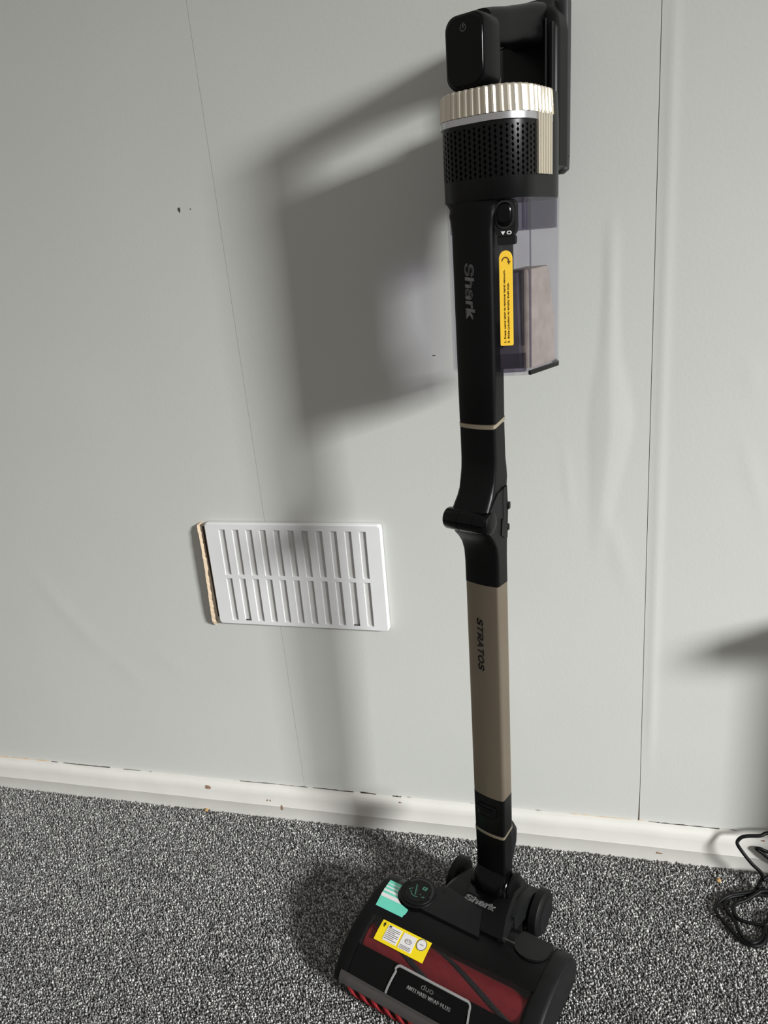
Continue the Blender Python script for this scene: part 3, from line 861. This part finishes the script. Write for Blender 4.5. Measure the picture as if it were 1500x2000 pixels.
# brush roll with its helical bristle strips
BY, BZ, BR = -.147, .0350, .0270
H('brush_roll', lathe([(-.116, BR * .6), (-.116, BR), (.112, BR), (.112, BR * .6)], (0, BY, BZ), (1, 0, 0), 40), 'red', head, label='red fabric brush roll behind the window')
def helix(phase, w, r, m, name):
    rings = []
    for k in range(49):
        x = -.114 + .224 * k / 48
        t = abs(x - 0.0) / .112
        a = phase + 1.55 * (x / .112)
        rr_ = []
        for da in (-w, -w * .33, w * .33, w):
            rr_.append((x, BY + (r if abs(da) < w else BR - .001) * math.cos(a + da), BZ + (r if abs(da) < w else BR - .001) * math.sin(a + da)))
        rings.append(rr_)
    return H(name, loft(rings), m, head)
helix(math.radians(72), .20, BR + .0016, 'bristle', 'bristle_strip')
helix(math.radians(72) + PI * .5, .20, BR + .0016, 'bristle', 'bristle_strip')
helix(math.radians(72) - PI * .5, .20, BR + .0016, 'bristle', 'bristle_strip')
# surfaces following the curved top of the nozzle
def patch(x0, x1, y0, y1, off, t=.0004, nx=1, ny=8, fn=None):
    bm = bmesh.new(); A = {}; B = {}
    for i in range(nx + 1):
        for k in range(ny + 1):
            u, v = i / nx, k / ny
            x = x0 + (x1 - x0) * u; y = y0 + (y1 - y0) * v
            if fn: x, y = fn(u, v)
            z = (topz(y - .006) + 2 * topz(y) + topz(y + .006)) / 4 + off
            A[i, k] = bm.verts.new((x, y, z)); B[i, k] = bm.verts.new((x, y, z - t))
    for i in range(nx):
        for k in range(ny):
            bm.faces.new((A[i, k], A[i + 1, k], A[i + 1, k + 1], A[i, k + 1]))
            bm.faces.new((B[i, k], B[i, k + 1], B[i + 1, k + 1], B[i + 1, k]))
    for k in range(ny):
        bm.faces.new((A[0, k], A[0, k + 1], B[0, k + 1], B[0, k])); bm.faces.new((A[nx, k], B[nx, k], B[nx, k + 1], A[nx, k + 1]))
    for i in range(nx):
        bm.faces.new((A[i, 0], B[i, 0], B[i + 1, 0], A[i + 1, 0])); bm.faces.new((A[i, ny], A[i + 1, ny], B[i + 1, ny], B[i, ny]))
    return bm
H('brush_window', patch(-.1175, .1145, -.1760, -.1330, 0, .0016, 4, 12), 'window', head, smooth=60, label='clear brush window')
H('front_panel', patch(-.1175, .1145, -.2050, -.1735, .0004, .010, 4, 10), 'black_matte', head, smooth=60)
H('badge_plate', patch(-.0520, .0520, -.2030, -.1775, .0014, .0012, 6, 8), 'black_gloss', head, smooth=60)
# silver outline of the badge
def ribbon(pts, w, off):
    bm = bmesh.new(); n = len(pts); prev = None
    for i, (x, y) in enumerate(pts):
        a = pts[max(i - 1, 0)]; b = pts[min(i + 1, n - 1)]
        dx, dy = b[0] - a[0], b[1] - a[1]; l = math.hypot(dx, dy)
        nx, ny = -dy / l * w / 2, dx / l * w / 2
        row = []
        for s, o in ((-1, off - .001), (-1, off), (1, off), (1, off - .001)):
            yy = y + s * ny
            row.append(bm.verts.new((x + s * nx, yy, (topz(yy - .006) + 2 * topz(yy) + topz(yy + .006)) / 4 + o)))
        if prev:
            for k in range(4): bm.faces.new((prev[k], prev[(k + 1) % 4], row[(k + 1) % 4], row[k]))
        prev = row
    return bm
bp = [(-.0580, -.2035)] + [(-.0575 + .004 * k / 4, -.200 + .018 * k / 4) for k in range(5)]
bp += [(-.0490 + .006 * math.cos(a) - .0005, -.1815 + .006 * math.sin(a)) for a in [PI - PI / 2 * k / 6 for k in range(1, 7)]]
bp += [(-.040 + .08 * k / 8, -.1755) for k in range(9)]
bp += [(.0475 + .006 * math.cos(a), -.1815 + .006 * math.sin(a)) for a in [PI / 2 - PI / 2 * k / 6 for k in range(0, 6)]]
bp += [(.0535 + .004 * k / 4, -.182 - .018 * k / 4) for k in range(5)] + [(.0580, -.2035)]
H('badge_trim', ribbon(bp, .0024, .0022), 'silver_print', head, label='silver outline of the badge')
def on_top(cx, cy, off):
    def fn2(x, y):
        yy = cy + y
        return Vector((cx + x, yy, (topz(yy - .006) + 2 * topz(yy) + topz(yy + .006)) / 4 + off))
    return fn2
def head_text(s, size, cx, cy, off, m, width, bold=0, shear=0, name='badge_text'):
    H(name, text_bm(s, size, (0, 0, 0), (1, 0, 0), (0, 1, 0), .0003, bold=bold, shear=shear, width=width, fn2=on_top(cx, cy, off)), m, head, smooth=None)
head_text('ANTI HAIR WRAP PLUS', .0064, -.0010, -.1900, .0014, 'silver_print', .063, bold=.00012)
head_text('duo', .0096, -.0055, -.1832, .0014, 'print_grey', .0175)
head_text('clean', .0062, .0112, -.1836, .0014, 'charcoal', .0130)
# clear front lip and soft roller below it
def lip():
    prof = [(-.2035, .0345), (-.2075, .0318), (-.2110, .0260), (-.2122, .0215), (-.2105, .0212), (-.2085, .0245), (-.2055, .0295), (-.2020, .0320)]
    return xprism(prof, -.1290, .1280)
H('front_lip', lip(), 'lip', head, label='frosted clear front lip')
SY, SZ, SR = -.1992, .0140, .0142
H('soft_roller', lathe([(-.114, SR * .5), (-.114, SR - .003), (.112, SR - .003), (.112, SR * .5)], (0, SY, SZ), (1, 0, 0), 32), 'black_matte', head)
def fins(k):
    rings = []
    for j in range(13):
        x = -.114 + .019 * k + .030 * j / 12
        if x > .111: break
        a0 = math.radians(150) + j / 12 * 2.2
        rings.append([(x + dx, SY + r * math.cos(a0), SZ + r * math.sin(a0)) for dx, r in ((-.0028, SR - .004), (-.0022, SR), (.0022, SR), (.0028, SR - .004))])
    return loft(rings)
for k in range(10):
    H('soft_roller_fin', fins(k), 'red_soft', head)
# yellow instruction sticker over the window
H('instruction_sticker', patch(-.1015, -.0250, -.1622, -.1358, .0008, .0005, 1, 8), 'yellow', head, smooth=60, label='yellow sticker with printed diagrams')
H('sticker_panel', patch(-.0900, -.0685, -.1586, -.1390, .0012, .0003, 1, 8), 'white_print', head, smooth=60)
H('sticker_panel', patch(-.0655, -.0450, -.1590, -.1392, .0012, .0003, 1, 8), 'white_print', head, smooth=60)
for k in range(7):
    y = -.1425 - .0022 * k
    H('sticker_print', patch(-.0885, -.0885 + (.0185 if k % 3 != 2 else .013), y - .0004, y + .0002, .0015, .0003, 1, 1), 'print_grey', head, smooth=None)
H('sticker_print', patch(-.0880, -.0850, -.1416, -.1396, .0016, .0003, 1, 1), 'print_black', head, smooth=None)
for k in range(3):
    y = -.1545 - .0016 * k
    H('sticker_print', patch(-.0635, -.0475, y - .0003, y + .0002, .0015, .0003, 1, 1), 'print_grey', head, smooth=None)
def disc_patch(cx, cy, r0, r1, off, n=24, fl=1.0):
    bm = bmesh.new(); A = []; B = []
    for k in range(n):
        a = 2 * PI * k / n
        for lst, r in ((A, r0), (B, r1)):
            y = cy + r * fl * math.sin(a)
            lst.append(bm.verts.new((cx + r * math.cos(a), y, (topz(y - .006) + 2 * topz(y) + topz(y + .006)) / 4 + off)))
    for k in range(n):
        j = (k + 1) % n; bm.faces.new((A[k], A[j], B[j], B[k]))
    if r0 < 1e-4: pass
    return bm
H('sticker_panel', disc_patch(-.0358, -.1440, .00005, .0072, .0012), 'white_print', head, smooth=60)
H('sticker_print', disc_patch(-.0358, -.1440, .0066, .0073, .0015), 'print_grey', head, smooth=None)
H('sticker_print', disc_patch(-.0545, -.1480, .0042, .0050, .0015, fl=.6), 'print_grey', head, smooth=None)
H('sticker_print', disc_patch(-.0545, -.1475, .0018, .0024, .0015, fl=.6), 'print_grey', head, smooth=None)
H('sticker_print', patch(-.0385, -.0330, -.1443, -.1437, .0015, .0003, 1, 1), 'print_grey', head, smooth=None)
H('sticker_arrow', patch(-.0968, -.0952, -.1440, -.1412, .0013, .0003, 1, 2), 'print_black', head, smooth=None)
H('sticker_arrow', patch(0, 0, 0, 0, .0014, .0003, 1, 4, fn=lambda u, v: (-.0960 + (u * 2 - 1) * .0022 * (1 - v) + .00001, -.1412 + .0030 * v)), 'print_black', head, smooth=None)
# teal striped sticker round the indicator
def teal_fn(off, v0, v1):
    def edge(v):      # right edge of the sticker: cut by the round indicator
        y = -.1226 + (.1226 - .0750) * v
        xr = -.0800 if v < .10 else -.0785
        if v > .10:
            d = .0300 ** 2 - (y + .0790) ** 2
            xr = min(xr, -.0790 - math.sqrt(d)) if d > 0 else xr
        return y, xr
    def fn(u, v):
        vv = v0 + (v1 - v0) * v
        y, xr = edge(vv)
        xl = -.1238 - .0062 * vv
        return xl + (xr - xl) * u, y
    return patch(0, 0, 0, 0, off, .0004, 2, 14, fn=fn)
H('striped_sticker', teal_fn(.0008, 0, 1), 'teal', head, smooth=60, label='teal sticker with white stripes')
for a, b in ((.34, .46), (.54, .62), (.70, .75), (.84, .87)):
    H('sticker_stripe', teal_fn(.0012, a, b), 'white_print', head, smooth=60)
# round indicator display
IX, IY, IZ = -.0795, -.0795, .0795
def disc(r, z0, z1, m, name, n=40, x=IX, y=IY, fl=1.0, bev=.0008, label=None):
    rings = []
    for rr_, z in ((r, z0), (r, z1 - bev), (r - bev, z1)):
        rings.append([(x + rr_ * math.cos(2 * PI * k / n), y + rr_ * fl * math.sin(2 * PI * k / n), z) for k in range(n)])
    return H(name, loft(rings), m, head, smooth=40, label=label)
disc(.0270, .0560, .0780, 'black', 'indicator_housing')
disc(.0235, .0770, .0795, 'black_matte', 'indicator_housing')
disc(.0185, .0790, .0800, 'black_gloss', 'indicator_display', label='round glossy indicator display')
def flat_ring(cx, cy, r0, r1, z, a0, a1, m, name, n=20):
    bm = bmesh.new(); A = []; B = []
    for k in range(n + 1):
        a = a0 + (a1 - a0) * k / n
        A.append(bm.verts.new((cx + r0 * math.cos(a), cy + r0 * math.sin(a), z))); B.append(bm.verts.new((cx + r1 * math.cos(a), cy + r1 * math.sin(a), z)))
    for k in range(n): bm.faces.new((A[k], A[k + 1], B[k + 1], B[k]))
    H(name, bm, m, head, smooth=None)
flat_ring(IX, IY, .0192, .0228, .0797, -.05 * PI, .85 * PI, 'grey_side', 'indicator_mark')
flat_ring(IX, IY, .0095, .0105, .0803, 1.1 * PI, 1.65 * PI, 'led_green', 'indicator_mark')
H('indicator_mark', box_bm(IX + .0035, IX + .0100, IY + .0050, IY + .0105, .0800, .0803, 0), 'led_green', head, smooth=None)
H('indicator_mark', box_bm(IX + .0055, IX + .0080, IY + .0068, IY + .0088, .0801, .0804, 0), 'charcoal', head, smooth=None)
for dx in (-.0052, -.0028):
    H('indicator_mark', prism([(IX + dx - .0025, IY + .0095, .0803), (IX + dx - .0012, IY + .0095, .0803), (IX + dx + .0055, IY - .0080, .0803), (IX + dx + .0042, IY - .0080, .0803)], (0, 0, -1), .0002), 'led_green' if dx < -.004 else 'grey_side', head, smooth=None)
for (dx, dy) in ((-.0125, -.002), (-.0100, .0005), (.0060, -.0040), (.0105, -.0068), (.0125, -.0060)):
    H('indicator_mark', box_bm(IX + dx - .0009, IX + dx + .0009, IY + dy - .0007, IY + dy + .0007, .0800, .0803, 0), 'led_green', head, smooth=None)
# charcoal cover plate and neck between the wheels
def poly_top(pts, off, t, m, name, sub=3, label=None):
    b = [Vector((x, y, z)) for x, y, z in pts]
    o = H(name, prism(b, (0, 0, -1), t), m, head, smooth=30, label=label)
    return o
poly_top([(-.062, -.1015, .0775), (.0270, -.1030, .0775), (.0130, -.0640, .0795), (-.045, -.0500, .0770), (-.058, -.0550, .0770), (-.070, -.0760, .0770)], 0, .010, 'charcoal', 'cover_plate')
H('neck', loft([[(-.046, .030, .020), (.046, .030, .020), (.046, .030, .046), (.030, .030, .060), (-.030, .030, .060), (-.046, .030, .046)],
                [(-.050, .000, .018), (.050, .000, .018), (.050, .000, .060), (.034, .000, .068), (-.038, .000, .068), (-.050, .000, .060)],
                [(-.054, -.030, .018), (.052, -.030, .018), (.052, -.030, .066), (.040, -.030, .0745), (-.046, -.030, .0745), (-.054, -.030, .068)],
                [(-.056, -.060, .030), (.054, -.060, .030), (.054, -.060, .070), (.046, -.060, .0775), (-.050, -.060, .0775), (-.056, -.060, .072)],
                [(-.050, -.092, .050), (.060, -.092, .050), (.060, -.092, .072), (.056, -.092, .0768), (-.046, -.092, .0768), (-.050, -.092, .072)]]), 'black_matte', head, smooth=25)
H('neck_lettering', text_bm('Shark', .0165, (.0045, -.0530, .0775), (1, 0, 0), (0, 1, .06), .0008, bold=.00045, shear=.1, width=.044), 'silver_print', head, smooth=None)
head_text('CLEANSENSE', .0046, .0560, -.0872, .0034, 'print_grey', .0310, bold=.0001, name='head_text')
head_text('iQ', .0042, .0545, -.0945, .0034, 'charcoal', .0060, bold=.0001, name='head_text')
# foot release pedal
def pedal():
    pts = [(.0690, -.0640), (.0700, -.0560), (.1080, -.0560), (.1150, -.0640)]
    pts += [(.0920 + .0232 * math.cos(a), -.0800 + .0205 * math.sin(a)) for a in [0 - PI * k / 16 for k in range(17)]]
    bm = bmesh.new(); A = []; B = []
    for x, y in pts:
        z = topz(y) + .0030
        A.append(bm.verts.new((x, y, z))); B.append(bm.verts.new((x, y, z - .008)))
    bm.faces.new(A); bm.faces.new(B[::-1])
    for k in range(len(A)):
        j = (k + 1) % len(A); bm.faces.new((A[k], A[j], B[j], B[k]))
    return bm
H('release_pedal', pedal(), 'charcoal', head, smooth=20)
H('screw_cover', lathe([(0, .003), (.001, .0028), (.0014, .0015)], (.1180, -.0480, .0585), (0, .6, .8), 14), 'grey_side', head)
# wheels with their forks
WHY, WR = .0100, .0320
for s in (-1, 1):
    x0 = .0560 if s > 0 else -.0740
    H('wheel', lathe([(0, WR * .72), (.0015, WR * .90), (.004, WR), (.014, WR), (.0165, WR * .92), (.0180, WR * .70)], (x0, WHY, WR + .0005), (1, 0, 0), 40), 'rubber', head)
    H('wheel_hub', lathe([(-.0006, .004), (-.0006, WR * .70), (.0186, WR * .70), (.0190, WR * .45), (.0182, .004)], (x0, WHY, WR + .0005), (1, 0, 0), 32), 'charcoal', head)
    H('axle', lathe([(0, .006), (.030, .006)], ((.034 if s > 0 else -.064), WHY, WR + .0005), (1, 0, 0), 14), 'black', head)
H('wheel_fork', loft([[(.044, .026, .028), (.058, .026, .028), (.058, .026, .056), (.044, .026, .056)], [(.044, -.005, .040), (.056, -.005, .040), (.056, -.005, .0685), (.044, -.005, .0685)],
                      [(.044, -.050, .050), (.054, -.050, .050), (.054, -.050, .0735), (.044, -.050, .0735)]]), 'charcoal', head, smooth=20)
# pivot between the neck and the wand
H('pivot_yoke', lathe([(-.0285, .012), (-.0270, .0215), (-.0230, .0245), (.0230, .0245), (.0270, .0215), (.0285, .012)], (.003, -.006, .0700), (1, 0, 0), 36), 'black_gloss', head, smooth=50)
H('pivot_cap', lathe([(0, .0225), (.0030, .0220), (.0045, .0180), (.0048, .006)], (.0310, -.004, .0720), (1, 0, 0), 32), 'black', head)
T('pivot_hood', zloft([(.0780, rr(.0230, -.0250, .0150, .010, .003)), (.0880, rr(.0232, -.0235, .0150, .009, .003)), (.0980, rr(.0226, -.0165, .0140, .006, .003)), (.1060, rr(.0224, YF - .001, YB, .003, BU))]), 'black_gloss', low, smooth=60)
H('pivot_well', prism([(-.020, -.044, .0755), (.018, -.046, .0755), (.024, -.020, .0750), (-.024, -.018, .0750)], (0, 0, 1), .0012), 'black_gloss', head, smooth=None)

# ------------------------------------------------------------------ power cable on the floor, lower right
cab = bpy.data.objects.new('power_cable', None); COL.objects.link(cab)
cab.location = (.24, -.08, 0)
tag(cab, 'black power cable coiled loosely on the carpet by the skirting', 'cable')
def cable(pts, r=.0026):
    o = from_bm('cable_loop', tube_curve([Vector(p) - Vector((.24, -.08, 0)) for p in pts], r), M['cable'], cab, smooth=60)
fz = .0030
RUNS = [
[(.34, .004, .085), (.30, 0, .080), (.2624, -.005, .0778), (.2516, -.010, .0760), (.2320, -.012, .0743), (.2233, -.014, .0707), (.2193, -.018, .0647), (.2246, -.025, .0579), (.2380, -.030, .0414),
       (.2535, -.030, .0230), (.2500, -.034, .0100), (.2440, -.039, fz), (.2429, -.0425, fz), (.2480, -.0462, .0045), (.2600, -.0440, .005), (.30, -.036, fz), (.34, -.04, fz)],
[(.345, -.03, fz), (.32, -.036, .004), (.2596, -.0444, .007), (.2418, -.0482, .007), (.2229, -.0529, .006), (.2038, -.0592, .005), (.1900, -.0704, fz), (.1833, -.0810, fz), (.1841, -.0933, fz),
       (.1950, -.1127, fz), (.2040, -.1272, fz), (.2114, -.1360, .004), (.2230, -.1396, .004), (.2342, -.1335, fz), (.2442, -.1189, fz), (.256, -.100, fz), (.27, -.085, fz), (.31, -.07, fz), (.345, -.075, fz)],
[(.345, -.055, fz), (.31, -.050, .004), (.2587, -.0486, .004), (.2413, -.0507, .004), (.2164, -.0555, fz), (.2034, -.0617, fz), (.1971, -.0708, fz), (.1975, -.0833, fz), (.2042, -.0991, fz),
       (.2088, -.1192, fz), (.2140, -.1341, .006), (.2198, -.1387, .008), (.2279, -.1340, .007), (.2380, -.1200, fz), (.2428, -.1075, fz), (.2499, -.0915, .006), (.262, -.078, fz), (.30, -.064, fz), (.34, -.065, fz)],
[(.33, -.045, .008), (.2592, -.0461, .010), (.2406, -.0540, .008), (.2247, -.0631, fz), (.2128, -.0698, fz), (.2065, -.0803, fz), (.2077, -.0925, fz), (.2147, -.0989, fz), (.2314, -.1021, fz),
       (.2437, -.1030, .005), (.2492, -.0990, .006), (.262, -.095, fz), (.32, -.10, fz)],
[(.33, -.01, .030), (.2850, -.008, .0420), (.2649, -.006, .0436), (.2545, -.005, .0474), (.2490, -.0045, .0468), (.2520, -.005, .0440), (.2574, -.006, .0404), (.2656, -.007, .0340), (.285, -.010, .026), (.33, -.02, .016)],
[(.2545, -.034, .0170), (.262, -.028, .0180), (.275, -.022, .015), (.31, -.02, .010)]]
RUNS[5] = RUNS[5][::-1]
path = [(.412, -.004, .36), (.405, 0, .22), (.385, .002, .12)]
for k, r in enumerate(RUNS):
    path += r
    if k == 3: path += [(.350, -.092, fz), (.366, -.060, .006), (.356, -.024, .020)]
cable(path)

# ------------------------------------------------------------------ crumbs on the carpet
def crumb(loc, r, label, seed):
    rnd = random.Random(seed)
    bm = bmesh.new(); bmesh.ops.create_icosphere(bm, subdivisions=1, radius=r)
    for v in bm.verts: v.co = Vector((v.co.x * rnd.uniform(.7, 1.2), v.co.y * rnd.uniform(.7, 1.2), v.co.z * rnd.uniform(.5, .8)))
    o = from_bm('crumb', bm, M['crumb'], None, smooth=None)
    o.location = loc
    tag(o, label, 'crumb')
crumb((.1961, -.0277, .0012), .0042, 'small tan crumb on the carpet left of the black cable', 1)
crumb((-.6694, -.0030, .0012), .0042, 'small tan crumb against the skirting below the vent', 2)

# ------------------------------------------------------------------ unseen table right of the view, added to cast the wall shadow
tbl = bpy.data.objects.new('unseen_shadow_table', None); COL.objects.link(tbl)
tbl.location = (.385, -.01, 0)
tag(tbl, 'unseen narrow white table added beyond the cable to shade the wall', 'table')
M['table'] = mat('white_laminate', (206, 204, 200), .5, var=.02, vscale=20)
def tb(name, *a): return from_bm(name, box_bm(*a, .002), M['table'], tbl, smooth=30)
tb('table_top', 0, .70, -.13, .02, .445, .475)
tb('lower_shelf', .05, .65, -.10, .008, .10, .125)
for x in (.05, .62):
    for y in (-.105, -.022):
        tb('leg', x, x + .03, y, y + .03, CARPET, .446)
